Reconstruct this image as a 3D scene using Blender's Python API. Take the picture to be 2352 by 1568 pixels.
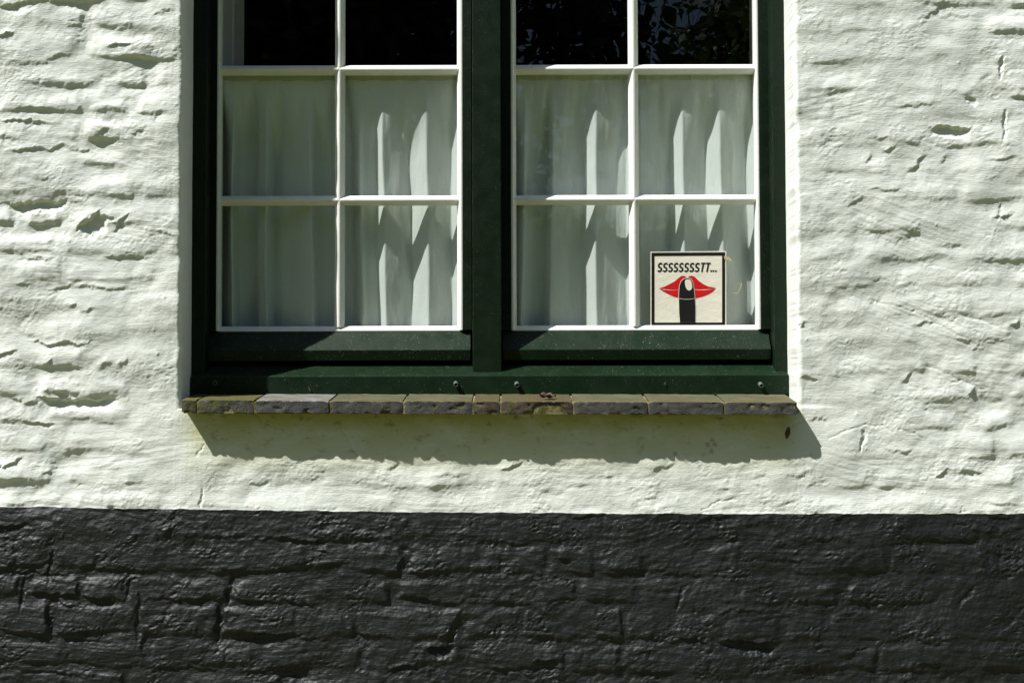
import bpy, bmesh, math, random
import numpy as np
from mathutils import Vector, Matrix

for o in list(bpy.data.objects):
    bpy.data.objects.remove(o)
scene = bpy.context.scene
col = scene.collection
R = math.radians

# ------------------------------------------------------------------ camera
# world: wall face is the plane y = 0, +y goes into the house, z up, metres
ZC = 1.60                 # height of the picture centre on the wall
DIST = 3.2
PITCH = R(2.3)
ROLL = R(-0.16)
F_PX = 3200.0             # focal length in units of a 2352 px wide picture
cam_loc = Vector((0.0, -DIST * math.cos(PITCH), ZC - DIST * math.sin(PITCH)))
fwd = Vector((0, math.cos(PITCH), math.sin(PITCH)))
up0 = Vector((0, -math.sin(PITCH), math.cos(PITCH)))
rt0 = Vector((1, 0, 0))
rt = rt0 * math.cos(ROLL) + up0 * math.sin(ROLL)
up = up0 * math.cos(ROLL) - rt0 * math.sin(ROLL)
cd = bpy.data.cameras.new('camera')
cam = bpy.data.objects.new('camera', cd)
col.objects.link(cam)
m = Matrix((rt, up, -fwd)).transposed().to_4x4()
m.translation = cam_loc
cam.matrix_world = m
cd.sensor_width = 36.0
cd.lens = 36.0 * F_PX / 2352.0
cd.clip_end = 500
cd.clip_start = 0.05
scene.camera = cam

# ------------------------------------------------------------------ light
SUN_A, SUN_B = 1.90, 3.00            # metres right / down for one metre into the wall
sun_dir = Vector((SUN_A, 1.0, -SUN_B)).normalized()
to_sun = -sun_dir
elev = math.asin(to_sun.z)
w = bpy.data.worlds.new('World')
scene.world = w
w.use_nodes = True
nt = w.node_tree
nt.nodes.clear()
sky = nt.nodes.new('ShaderNodeTexSky')
sky.sky_type = 'NISHITA'
sky.sun_disc = False
sky.sun_elevation = elev
sky.sun_rotation = math.atan2(to_sun.x, to_sun.y)
bg = nt.nodes.new('ShaderNodeBackground')
bg.inputs['Strength'].default_value = 0.05
wo = nt.nodes.new('ShaderNodeOutputWorld')
nt.links.new(sky.outputs[0], bg.inputs[0])
nt.links.new(bg.outputs[0], wo.inputs[0])
sd = bpy.data.lights.new('sun', 'SUN')
sd.energy = 5.0
sd.angle = R(0.53)
sd.color = (1.0, 0.98, 0.94)
so = bpy.data.objects.new('sun', sd)
col.objects.link(so)
so.rotation_euler = sun_dir.to_track_quat('-Z', 'Y').to_euler()
so.location = to_sun * 20

scene.view_settings.view_transform = 'Standard'
scene.view_settings.look = 'None'
scene.view_settings.gamma = 1.0
scene.view_settings.use_curve_mapping = False
scene.view_settings.exposure = 0.66

# ------------------------------------------------------------------ helpers
def P(px, py, d):
    """point on the plane y = d (metres behind the wall face) for a point of the 2352 px picture"""
    r = rt * ((px - 1176.0) / F_PX) + up * ((784.0 - py) / F_PX) + fwd
    t = (d - cam_loc.y) / r.y
    return cam_loc + r * t
def wx(px, d, py=450):
    return P(px, py, d).x
def wz(py, d, px=1120):
    return P(px, py, d).z

def tag(o, label=None, cat=None, group=None, kind=None):
    if label: o['label'] = label
    if cat: o['category'] = cat
    if group: o['group'] = group
    if kind: o['kind'] = kind
    return o

def link(name, me, mat, parent=None):
    o = bpy.data.objects.new(name, me)
    if mat is not None and len(me.materials) == 0:
        me.materials.append(mat)
    col.objects.link(o)
    if parent is not None:
        o.parent = parent
    return o

def empty(name, loc=(0, 0, 0)):
    o = bpy.data.objects.new(name, None)
    o.empty_display_size = 0.05
    col.objects.link(o)
    return o

def mesh_py(name, verts, faces, mat, parent=None, smooth=False, bevel=0.0, seg=2):
    me = bpy.data.meshes.new(name)
    me.from_pydata([tuple(v) for v in verts], [], faces)
    me.validate()
    bm = bmesh.new(); bm.from_mesh(me)
    bmesh.ops.recalc_face_normals(bm, faces=bm.faces)
    bm.to_mesh(me); bm.free()
    if smooth:
        me.polygons.foreach_set('use_smooth', [True] * len(me.polygons))
    o = link(name, me, mat, parent)
    if bevel > 0:
        b = o.modifiers.new('bevel', 'BEVEL')
        b.width = bevel; b.segments = seg; b.limit_method = 'ANGLE'; b.angle_limit = R(20)
    return o

def box(name, x0, x1, y0, y1, z0, z1, mat, parent=None, bevel=0.0015):
    v = [(x, y, z) for x in (x0, x1) for y in (y0, y1) for z in (z0, z1)]
    f = [(0, 1, 3, 2), (4, 6, 7, 5), (0, 4, 5, 1), (2, 3, 7, 6), (0, 2, 6, 4), (1, 5, 7, 3)]
    return mesh_py(name, v, f, mat, parent, bevel=bevel)

def prism_x(name, prof, x0, x1, mat, parent=None, bevel=0.0012):
    """profile of (y, z) points swept along x"""
    n = len(prof)
    v = [(x0, y, z) for y, z in prof] + [(x1, y, z) for y, z in prof]
    f = [tuple(range(n)), tuple(range(2 * n - 1, n - 1, -1))]
    f += [(i, (i + 1) % n, n + (i + 1) % n, n + i) for i in range(n)]
    return mesh_py(name, v, f, mat, parent, bevel=bevel)

def prism_z(name, prof, z0, z1, mat, parent=None, bevel=0.0012):
    """profile of (x, y) points swept along z"""
    n = len(prof)
    v = [(x, y, z0) for x, y in prof] + [(x, y, z1) for x, y in prof]
    f = [tuple(range(n)), tuple(range(2 * n - 1, n - 1, -1))]
    f += [(i, (i + 1) % n, n + (i + 1) % n, n + i) for i in range(n)]
    return mesh_py(name, v, f, mat, parent, bevel=bevel)

# --------------------------------------------------------------- materials
class N:
    """small helper round a node tree"""
    def __init__(s, name):
        s.m = bpy.data.materials.new(name); s.m.use_nodes = True
        s.t = s.m.node_tree; s.t.nodes.clear()
        s.out = s.t.nodes.new('ShaderNodeOutputMaterial')
    def n(s, typ, **kw):
        nd = s.t.nodes.new(typ)
        for k, v in kw.items():
            setattr(nd, k, v)
        return nd
    def l(s, a, b): s.t.links.new(a, b)
    def pos(s, scale=(1, 1, 1)):
        g = s.n('ShaderNodeNewGeometry')
        mp = s.n('ShaderNodeMapping'); mp.inputs['Scale'].default_value = scale
        s.l(g.outputs['Position'], mp.inputs['Vector'])
        return mp.outputs[0]
    def objc(s, scale=(1, 1, 1)):
        g = s.n('ShaderNodeTexCoord')
        mp = s.n('ShaderNodeMapping'); mp.inputs['Scale'].default_value = scale
        s.l(g.outputs['Object'], mp.inputs['Vector'])
        return mp.outputs[0]
    def noise(s, vec, scale, detail=4, rough=0.55):
        nd = s.n('ShaderNodeTexNoise')
        nd.inputs['Scale'].default_value = scale
        nd.inputs['Detail'].default_value = detail
        nd.inputs['Roughness'].default_value = rough
        s.l(vec, nd.inputs['Vector'])
        return nd.outputs[0]
    def ramp(s, fac, a, b, ca=(0, 0, 0, 1), cb=(1, 1, 1, 1)):
        r = s.n('ShaderNodeValToRGB')
        r.color_ramp.elements[0].position = a; r.color_ramp.elements[0].color = ca
        r.color_ramp.elements[1].position = b; r.color_ramp.elements[1].color = cb
        s.l(fac, r.inputs[0])
        return r.outputs[0]
    def mix(s, fac, a, b):
        mx = s.n('ShaderNodeMix', data_type='RGBA')
        for sock, val in ((mx.inputs[0], fac), (mx.inputs[6], a), (mx.inputs[7], b)):
            if isinstance(val, (int, float)): sock.default_value = val
            elif isinstance(val, tuple): sock.default_value = val if len(val) == 4 else val + (1,)
            else: s.l(val, sock)
        return mx.outputs[2]
    def math(s, op, a, b=0.0, clamp=False):
        nd = s.n('ShaderNodeMath', operation=op); nd.use_clamp = clamp
        for sock, val in ((nd.inputs[0], a), (nd.inputs[1], b)):
            if isinstance(val, (int, float)): sock.default_value = val
            else: s.l(val, sock)
        return nd.outputs[0]
    def sep(s, vec):
        nd = s.n('ShaderNodeSeparateXYZ'); s.l(vec, nd.inputs[0]); return nd.outputs
    def bump(s, h, strength, dist, normal=None):
        b = s.n('ShaderNodeBump')
        b.inputs['Strength'].default_value = strength
        b.inputs['Distance'].default_value = dist
        s.l(h, b.inputs['Height'])
        if normal is not None: s.l(normal, b.inputs['Normal'])
        return b.outputs[0]
    def bsdf(s, color, rough=0.5, normal=None, spec=0.5, **kw):
        p = s.n('ShaderNodeBsdfPrincipled')
        if isinstance(color, tuple): p.inputs['Base Color'].default_value = color if len(color) == 4 else color + (1,)
        else: s.l(color, p.inputs['Base Color'])
        if isinstance(rough, (int, float)): p.inputs['Roughness'].default_value = rough
        else: s.l(rough, p.inputs['Roughness'])
        p.inputs['Specular IOR Level'].default_value = spec
        if normal is not None: s.l(normal, p.inputs['Normal'])
        for k, v in kw.items(): p.inputs[k].default_value = v
        s.l(p.outputs[0], s.out.inputs[0])
        return p

def mat_simple(name, c, rough=0.6, spec=0.5):
    k = N(name); k.bsdf(c, rough, spec=spec); return k.m

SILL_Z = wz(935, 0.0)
def mat_white_wall():
    k = N('white_wall_paint')
    p = k.pos()
    base = k.mix(k.ramp(k.noise(p, 2.5, 5), 0.3, 0.7), (0.67, 0.705, 0.655), (0.75, 0.78, 0.73))
    grime = k.ramp(k.noise(k.pos((2.2, 1, 0.55)), 6, 6, 0.65), 0.56, 0.74)
    base = k.mix(k.math('MULTIPLY', grime, 0.22), base, (0.50, 0.51, 0.42))
    # algae and dirt blotches below the sill; olive also paints the shadow's yellow-green tint
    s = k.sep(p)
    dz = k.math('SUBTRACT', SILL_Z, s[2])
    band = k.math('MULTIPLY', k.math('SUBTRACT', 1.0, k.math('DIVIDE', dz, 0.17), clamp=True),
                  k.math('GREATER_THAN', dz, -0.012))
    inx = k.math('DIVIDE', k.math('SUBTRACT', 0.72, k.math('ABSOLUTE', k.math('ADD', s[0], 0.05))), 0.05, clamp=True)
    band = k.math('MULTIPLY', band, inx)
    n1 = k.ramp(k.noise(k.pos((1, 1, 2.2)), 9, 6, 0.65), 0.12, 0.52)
    algae_shade = k.math('MULTIPLY', k.math('MULTIPLY', band, n1), 0.95, clamp=True)
    base = k.mix(algae_shade, base, (0.42, 0.43, 0.11))
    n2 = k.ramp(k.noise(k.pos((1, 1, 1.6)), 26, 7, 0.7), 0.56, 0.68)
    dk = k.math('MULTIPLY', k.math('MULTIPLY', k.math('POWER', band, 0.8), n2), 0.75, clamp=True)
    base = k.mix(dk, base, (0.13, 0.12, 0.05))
    spk = k.ramp(k.noise(p, 75, 2, 0.5), 0.745, 0.76)
    base = k.mix(k.math('MULTIPLY', spk, 0.5), base, (0.30, 0.30, 0.24))
    h1 = k.noise(k.pos((1, 1, 1)), 420, 3, 0.6)
    h2 = k.noise(k.pos((0.35, 1, 2.6)), 170, 3, 0.6)
    h = k.math('ADD', h1, k.math('MULTIPLY', h2, 0.9))
    for (a_, b_) in ((1550, 1041), (1576, 1060), (1602, 1060), (1624, 1020), (1635, 1010), (1642, 1020), (1634, 1037)):
        q_ = P(a_, b_, 0)
        dd = k.math('SQRT', k.math('ADD', k.math('POWER', k.math('SUBTRACT', s[0], q_.x), 2.0), k.math('POWER', k.math('SUBTRACT', s[2], q_.z), 2.0)))
        rr_ = k.math('MULTIPLY', k.noise(p, 300, 2), 0.0105)
        base = k.mix(k.math('MULTIPLY', k.math('LESS_THAN', dd, rr_), 0.5), base, (0.22, 0.22, 0.17))
    nb = k.bump(h, 0.8, 0.0010)
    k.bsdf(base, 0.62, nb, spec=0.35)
    return k.m

def mat_plinth():
    k = N('black_plinth_paint')
    p = k.pos()
    base = k.mix(k.ramp(k.noise(p, 6, 5), 0.3, 0.7), (0.0046, 0.0062, 0.0060), (0.0088, 0.0112, 0.0110))
    sc = k.ramp(k.noise(k.pos((3.0, 1, 0.7)), 60, 3, 0.6), 0.735, 0.76)
    base = k.mix(k.math('MULTIPLY', sc, 0.5), base, (0.35, 0.35, 0.33))
    h1 = k.noise(p, 400, 3, 0.6)
    h2 = k.noise(k.pos((0.25, 1, 3.2)), 120, 4, 0.65)
    h = k.math('ADD', k.math('MULTIPLY', h1, 0.6), h2)
    nb = k.bump(k.noise(k.pos((0.7, 1, 1.2)), 75, 5, 0.65), 0.6, 0.0030)
    nb = k.bump(h, 0.6, 0.0014, nb)
    rg = k.ramp(k.noise(p, 18, 4), 0.3, 0.75, (0.45, 0.45, 0.45, 1), (0.60, 0.60, 0.60, 1))
    k.bsdf(base, rg, nb, spec=0.50)
    return k.m

def mat_paint(name, a, b, rough, wood_dir, dust=0.0, bump=0.25):
    k = N(name)
    base = k.mix(k.ramp(k.noise(k.pos(), 14, 5), 0.3, 0.7), a, b)
    sc = (0.35, 1, 7) if wood_dir == 'x' else (7, 1, 0.35)
    g = k.noise(k.pos(sc), 60, 4, 0.6)
    if dust > 0:
        d = k.ramp(k.noise(k.pos(), 330, 2, 0.5), 0.66, 0.74)
        d2 = k.ramp(k.noise(k.pos(), 30, 5, 0.6), 0.35, 0.75)
        base = k.mix(k.math('MULTIPLY', k.math('MULTIPLY', d, d2), dust), base, (0.42, 0.43, 0.38))
    nb = k.bump(g, bump, 0.0006)
    rg = k.ramp(k.noise(k.pos(), 25, 3), 0.3, 0.7, (rough - .06,) * 3 + (1,), (rough + .1,) * 3 + (1,))
    k.bsdf(base, rg, nb, spec=0.22)
    return k.m

def mat_sash_white():
    k = N('white_sash_paint')
    base = k.mix(k.ramp(k.noise(k.pos(), 30, 5), 0.3, 0.75), (0.74, 0.75, 0.70), (0.82, 0.83, 0.79))
    d = k.ramp(k.noise(k.pos(), 95, 4, 0.65), 0.66, 0.78)
    base = k.mix(k.math('MULTIPLY', d, 0.6), base, (0.34, 0.31, 0.21))
    nb = k.bump(k.noise(k.pos(), 90, 4), 0.35, 0.0012)
    k.bsdf(base, 0.42, nb, spec=0.45)
    return k.m

def mat_glass():
    k = N('window_glass')
    lw = k.n('ShaderNodeLayerWeight'); lw.inputs['Blend'].default_value = 0.5
    f5 = k.math('POWER', lw.outputs['Facing'], 5.0)
    fac = k.math('ADD', k.math('MULTIPLY', f5, 0.95), 0.04)
    tr = k.n('ShaderNodeBsdfTransparent'); tr.inputs[0].default_value = (0.975, 0.99, 0.98, 1)
    gl = k.n('ShaderNodeBsdfGlossy'); gl.inputs['Roughness'].default_value = 0.0
    nb = k.bump(k.noise(k.pos((1, 1, 0.8)), 7, 2, 0.5), 0.14, 0.003)
    k.l(nb, gl.inputs['Normal'])
    ms = k.n('ShaderNodeMixShader')
    k.l(fac, ms.inputs[0]); k.l(tr.outputs[0], ms.inputs[1]); k.l(gl.outputs[0], ms.inputs[2])
    k.l(ms.outputs[0], k.out.inputs[0])
    return k.m

def mat_curtain():
    k = N('white_curtain_cloth')
    v = k.pos()
    s = k.sep(v)
    wv = k.math('ADD', k.math('SINE', k.math('MULTIPLY', s[0], 5200.0)), k.math('SINE', k.math('MULTIPLY', s[2], 5200.0)))
    cr = k.noise(k.pos((3.0, 1, 0.45)), 55, 4, 0.6)
    nb = k.bump(cr, 0.5, 0.0024)
    nb = k.bump(k.noise(k.pos(), 700, 2), 0.25, 0.0006, nb)
    base = k.mix(k.ramp(k.noise(v, 5, 3), 0.3, 0.7), (0.83, 0.875, 0.85), (0.88, 0.91, 0.89))
    p = k.n('ShaderNodeBsdfPrincipled')
    k.l(base, p.inputs['Base Color']); p.inputs['Roughness'].default_value = 0.85
    p.inputs['Specular IOR Level'].default_value = 0.15
    k.l(nb, p.inputs['Normal'])
    t = k.n('ShaderNodeBsdfTranslucent'); k.l(base, t.inputs[0]); k.l(nb, t.inputs[1])
    ms = k.n('ShaderNodeMixShader'); ms.inputs[0].default_value = 0.22
    k.l(p.outputs[0], ms.inputs[1]); k.l(t.outputs[0], ms.inputs[2])
    k.l(ms.outputs[0], k.out.inputs[0])
    return k.m

def mat_sill_brick(name, front, top_a, top_b, moss):
    k = N(name)
    g = k.n('ShaderNodeNewGeometry')
    nz = k.sep(g.outputs['True Normal'])[2]
    topm = k.ramp(nz, 0.55, 0.8)
    fr = k.mix(k.ramp(k.noise(k.pos(), 45, 6, 0.65), 0.3, 0.7), front, tuple(c * 1.55 for c in front))
    tp = k.mix(k.ramp(k.noise(k.pos((0.5, 1.6, 1)), 28, 6, 0.65), 0.32, 0.68), top_a, top_b)
    base = k.mix(topm, fr, tp)
    ms = k.ramp(k.noise(k.pos((1, 1, 1)), 30, 6, 0.7), 0.60 - 0.18 * moss, 0.70 - 0.16 * moss)
    base = k.mix(k.math('MULTIPLY', ms, 0.85 * min(1, moss + .25)), base, (0.075, 0.078, 0.016))
    h = k.math('ADD', k.noise(k.pos(), 260, 5, 0.7), k.math('MULTIPLY', ms, 0.6))
    nb = k.bump(h, 0.7, 0.0022)
    k.bsdf(base, 0.75, nb, spec=0.3)
    return k.m

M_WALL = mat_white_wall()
M_PLINTH = mat_plinth()
M_GREEN = mat_paint('green_frame_paint', (0.0035, 0.0138, 0.0047), (0.0058, 0.0178, 0.0073), 0.42, 'x', 0.95)
M_GREENV = mat_paint('green_post_paint', (0.0025, 0.0095, 0.0028), (0.004, 0.013, 0.0045), 0.45, 'z', 0.5)
M_WSASH = mat_sash_white()
M_GLASS = mat_glass()
M_CURT = mat_curtain()
M_MORTAR = mat_simple('sill_mortar', (0.42, 0.38, 0.25), 0.9, 0.2)
M_INWHITE = mat_paint('interior_white_paint', (0.78, 0.76, 0.72), (0.82, 0.80, 0.76), 0.5, 'z')
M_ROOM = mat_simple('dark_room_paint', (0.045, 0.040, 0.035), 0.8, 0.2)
M_METAL = mat_simple('drain_tube_green', (0.10, 0.125, 0.11), 0.3)
M_METAL_IN = mat_simple('drain_tube_bore', (0.008, 0.008, 0.008), 0.6)

# --------------------------------------------------------------- numpy noise
def _grad(ix, iy, seed):
    h = (ix * 374761393 + iy * 668265263 + seed * 974634777).astype(np.int64) & 0x7fffffff
    h = ((h ^ (h >> 13)) * 1274126177) & 0x7fffffff
    h = h ^ (h >> 16)
    a = (h % 4096) * (2 * math.pi / 4096.0)
    return np.cos(a), np.sin(a)
def perlin(x, y, seed=0):
    xi = np.floor(x).astype(np.int64); yi = np.floor(y).astype(np.int64)
    xf = x - xi; yf = y - yi
    u = xf * xf * xf * (xf * (xf * 6 - 15) + 10)
    v = yf * yf * yf * (yf * (yf * 6 - 15) + 10)
    def dot(i, j):
        gx, gy = _grad(xi + i, yi + j, seed)
        return gx * (xf - i) + gy * (yf - j)
    a = dot(0, 0) * (1 - u) + dot(1, 0) * u
    b = dot(0, 1) * (1 - u) + dot(1, 1) * u
    return (a * (1 - v) + b * v) * 1.5
def fbm(x, y, seed=0, octv=4, gain=0.5):
    s = 0; a = 1.0; f = 1.0
    for o in range(octv):
        s = s + a * perlin(x * f + 17.3 * o, y * f - 9.1 * o, seed + o * 7)
        a *= gain; f *= 2.03
    return s
def sstep(t):
    t = np.clip(t, 0, 1)
    return t * t * (3 - 2 * t)

# --------------------------------------------------------------- wall relief
SILLROW = wz(930, 0.0)
D_FRAME = 0.118          # depth of the window posts behind the wall face
XL = P(417, 600, 0).x; XR = P(1829, 600, 0).x       # opening edges on the wall face
ZB = wz(926, 0.0); ZT = wz(-640, 0.0)
def axis(dense0, dense1, lo, hi, step, grow=1.12, mx=0.03):
    a = list(np.arange(dense0, dense1 + 1e-9, step))
    s = step
    while a[-1] < hi:
        s = min(s * grow, mx); a.append(min(a[-1] + s, hi))
    s = step; b = []
    c = dense0
    while c > lo:
        s = min(s * grow, mx); c = max(c - s, lo); b.append(c)
    return np.array(b[::-1] + a)
xs = axis(-1.23, 1.23, -4.2, 4.2, 0.0021)
vs = axis(0.80, 2.42, 0.0, 4.3, 0.0021)
line_px = np.array([(-60, 1161.5), (0, 1162), (500, 1169), (900, 1174.5), (1300, 1177.5), (1800, 1178.5), (2352, 1178), (2420, 1178)])
lp = [P(a, b, 0) for a, b in line_px]
lx = np.array([q.x for q in lp]); lz = np.array([q.z for q in lp])
ZLINE = float(np.interp(0, lx, lz))
def shear(x): return np.interp(x, lx, lz) - ZLINE
def snap(arr, val):
    i = int(np.argmin(np.abs(arr - val))); arr[i] = val; return i
iL, iR = snap(xs, XL), snap(xs, XR)
jB, jT, jP = snap(vs, ZB), snap(vs, ZT), snap(vs, ZLINE)
GX, GV = np.meshgrid(xs, vs)
GZ = GV + shear(GX)
GZ = GZ + (0.0018 * fbm(GX / 0.05, GX * 0 + 4.4, 301, 3, 0.6) + 0.0007 * fbm(GX / 0.4, GX * 0, 302, 2)) * np.exp(-np.abs(GV - ZLINE) / 0.006)
PXC = GX * 1000 + 1176; PYC = 784 - (GZ - ZC) * 1000      # rough picture coordinates

rng = np.random.RandomState(11)
# courses: joint heights as picture rows
wjoints = [15 + 65.2 * k for k in range(-18, 18)]
wjoints = [y + rng.uniform(-4, 4) for y in wjoints if y < 1130]
pjoints = [1186, 1241, 1317, 1383, 1464, 1536, 1606]
while pjoints[-1] < 2450: pjoints.append(pjoints[-1] + 70 + rng.uniform(-3, 3))
joints = np.array(sorted(wjoints) + pjoints)
given = {1241: [121, 243, 372, 490, 712, 930, 1150, 1255], 1317: [60, 196, 303, 536, 770, 905, 1105],
         1383: [132, 322, 507, 694, 820, 1060], 1464: [-60, 165, 372, 600, 835], 1536: [60, 300, 420, 655, 880]}
vjoint = []
for c in range(len(joints) + 1):
    top = joints[c - 1] if c > 0 else joints[0] - 65
    g = given.get(int(round(top)), None)
    a = []
    x = -3200.0 + rng.uniform(0, 200)
    if g:
        x0 = g[0]; a = list(g)
        x = x0
        while x > -3300: x -= rng.choice([225, 118]) + rng.uniform(-12, 12); a.append(x)
        x = g[-1]
    while x < 5600:
        x += rng.choice([228, 228, 118]) + rng.uniform(-14, 14); a.append(x)
    vjoint.append(np.array(sorted(a)))

PIRR = np.where(GV < ZLINE, 1.75, 1.25)
wxn = 5.0 * fbm(GX / 0.085, GZ / 0.085, 3, 3) + 2.2 * fbm(GX / 0.018, GZ / 0.018, 4, 2)
wyn = 4.5 * fbm(GX / 0.11, GZ / 0.07, 5, 3) + 2.0 * fbm(GX / 0.020, GZ / 0.014, 6, 2)
BX = PXC + wxn * PIRR
BY = 784 - (GV - ZC) * 1000 + wyn * PIRR
CI = np.searchsorted(joints, BY)
CI = np.clip(CI, 1, len(joints) - 1)
TOPJ = joints[CI - 1]; BOTJ = joints[np.clip(CI, 0, len(joints) - 1)]
BI = np.zeros_like(CI); LJ = np.zeros_like(BX); RJ = np.zeros_like(BX)
for c in range(1, len(joints)):
    mk = CI == c
    if not mk.any(): continue
    a = vjoint[c]
    k = np.clip(np.searchsorted(a, BX[mk]), 1, len(a) - 1)
    BI[mk] = k; LJ[mk] = a[k - 1]; RJ[mk] = a[k]
BID = CI * 64 + BI
g2 = 4.0 + 3.0 * fbm(GX / 0.09, GZ / 0.09, 12, 2)
EW = 17 + 14 * np.clip(fbm(GX / 0.16, GZ / 0.12, 13, 2) + 0.2, -0.5, 1.5) + np.where(GV < ZLINE, 0, 11)
dl = BX - LJ - g2; dr = RJ - BX - g2; dt = BY - TOPJ - g2; db = BOTJ - BY - g2
prof = sstep(dl / EW) * sstep(dr / EW / 0.7) * sstep(dt / EW / 1.2) * sstep(db / EW / 0.55)
inside = np.minimum(np.minimum(dl, dr), np.minimum(dt, db))
tab = np.random.RandomState(5)
t_off = tab.normal(0, 1, 64 * 128); t_tx = tab.normal(0, 1, 64 * 128); t_tz = tab.normal(0, 1, 64 * 128)
t_keep = tab.uniform(0, 1, 64 * 128)
cxm = (BX - (LJ + RJ) / 2) / 100.0; czm = (BY - (TOPJ + BOTJ) / 2) / 30.0
isP = GV < ZLINE + 1e-6
WP = sstep((ZLINE - GV) / 0.05 + 0.5)
def pw(a, b): return b + (a - b) * WP

low = fbm(GX / 0.30, GZ / 0.22, 21, 3)
MW = np.clip(0.58 + 0.65 * fbm(GX / 0.33, GZ / 0.26, 31, 3), 0.04, 1.0)
MW *= np.interp(PXC, [-400, 0, 330, 420, 1830, 1960, 2352, 2800], [1.1, 1.1, 0.8, 0.4, 0.25, 0.45, 0.65, 0.9])
under = sstep((PXC - 380) / 120) * sstep((1960 - PXC) / 120) * sstep((PYC - 930) / 10) * sstep((1072 - PYC) / 42)
MW *= (1 - 0.92 * under)
MP = np.clip(0.60 + 0.62 * fbm(GX / 0.30, GZ / 0.2, 41, 3), 0.05, 1.15)
MP *= np.interp(PXC, [-400, 0, 700, 1000, 1500, 2352], [1, 1, 0.9, 0.7, 0.5, 0.5])
MP *= np.interp(PYC, [1170, 1215, 1260, 1330], [0.10, 0.22, 0.8, 1.0])
MK = pw(MP, MW)
J0 = pw(6.8, 6.0) * (1 + 0.7 * fbm(GX / 0.10, GZ / 0.10, 14, 2))
H = MK * ((prof - 1) * J0 + prof * (t_off[BID] * 1.1 + t_tx[BID] * cxm * 1.1 + t_tz[BID] * czm * 0.9))
calm = 1 - 0.85 * under
LUMP = pw(1.0, np.interp(PXC, [0, 400, 1800, 2352], [3.9, 3.6, 3.0, 3.2]) + 2.2 * np.clip(fbm(GX / 0.28, GZ / 0.25, 59, 2), -0.8, 1.2))
H += 4.0 * low * calm
H += pw(0.22, 0.12) * fbm(GX / 0.0075, GZ / 0.0060, 60, 2, 0.6)
H += pw(2.0, 1.0) * LUMP * (1 - 0.85 * under) * perlin(GX / 0.135, GZ / 0.108, 57)
H += pw(1.3, 0.52) * LUMP * (1 - 0.85 * under) * perlin(GX / 0.062, GZ / 0.050, 58)
midamp = pw(1.15, 0.62) * (0.55 + 0.8 * np.clip(fbm(GX / 0.2, GZ / 0.16, 51, 2) + 0.5, 0, 1.2)) * (1 - 0.75 * under)
H += midamp * 1.2 * fbm(GX / 0.042, GZ / 0.033, 61, 2, 0.5)
H += midamp * pw(0.85, 0.50) * fbm(GX / 0.020, GZ / 0.015, 71, 3, 0.55)
# crumbly patches
cr = sstep((fbm(GX / 0.12, GZ / 0.075, 81, 3) - 0.12) / 0.35) * (1 - 0.9 * under)
H += cr * pw(2.0, 0.7) * (0.5 - np.abs(fbm(GX / 0.020, GZ / 0.012, 91, 3))) * 1.5
# brush strokes: long shallow furrows that swing up and down
swing = 0.045 * fbm(GX / 0.55, GZ / 0.5, 101, 2)
sb = 0.35 + 0.65 * sstep((fbm(GX / 0.25, GZ / 0.12, 111, 2) + 0.25) / 0.6)
sb = sb * pw(1.9, 0.9) * np.where(PYC > 1000, 1.5, 1.0)
H += sb * 0.24 * fbm(GX / 0.14, (GZ + swing) / 0.0085, 121, 2, 0.6)
def win(cx, cz, rx, rz):
    i0, i1 = np.searchsorted(xs, [cx - rx, cx + rx]); j0, j1 = np.searchsorted(vs, [cz - rz, cz + rz])
    return slice(max(j0, 0), j1), slice(max(i0, 0), i1)
for (a_, b_, an_, rw_, rh_, am_) in [(2080, 520, 20, 150, 60, .55), (2160, 745, 19, 190, 70, .55), (2010, 1085, 11, 230, 60, .5), (330, 520, 9, 110, 70, .5), (290, 330, 17, 110, 60, .45),
                                 (1910, 240, -12, 150, 70, .5), (250, 1060, -4, 170, 60, .45), (2000, 860, 24, 150, 40, .4), (2230, 880, 10, 120, 90, .35), (330, 150, -30, 90, 80, .35), (130, 620, 6, 140, 70, .4),
                                 (1500, 1330, 3, 300, 60, .5), (500, 1200, 2, 400, 30, .5), (1900, 1420, 6, 250, 60, .5), (200, 1510, -6, 220, 40, .6)]:
    q = P(a_, b_, 0); c_, s_ = math.cos(R(an_)), math.sin(R(an_))
    sl = win(q.x, q.z - float(shear(q.x)), rw_ * 0.0021, rw_ * 0.0021)
    x_ = (GX[sl] - q.x) * 1000; y_ = -(GZ[sl] - q.z) * 1000
    u_ = x_ * c_ + y_ * s_; v_ = -x_ * s_ + y_ * c_ + 0.0009 * x_ * x_ * 0.4
    H[sl] += am_ * np.exp(-(u_ / rw_) ** 2 - (v_ / rh_) ** 2) * fbm(u_ / 130.0, v_ / 7.5, int(a_), 2, 0.6)
# vertical strokes beside the opening
near = np.exp(-np.minimum(np.abs(GX - XL), np.abs(GX - XR)) / 0.05) * (~isP)
H += near * 0.22 * fbm(GX / 0.006, GZ / 0.11, 131, 2)

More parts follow.
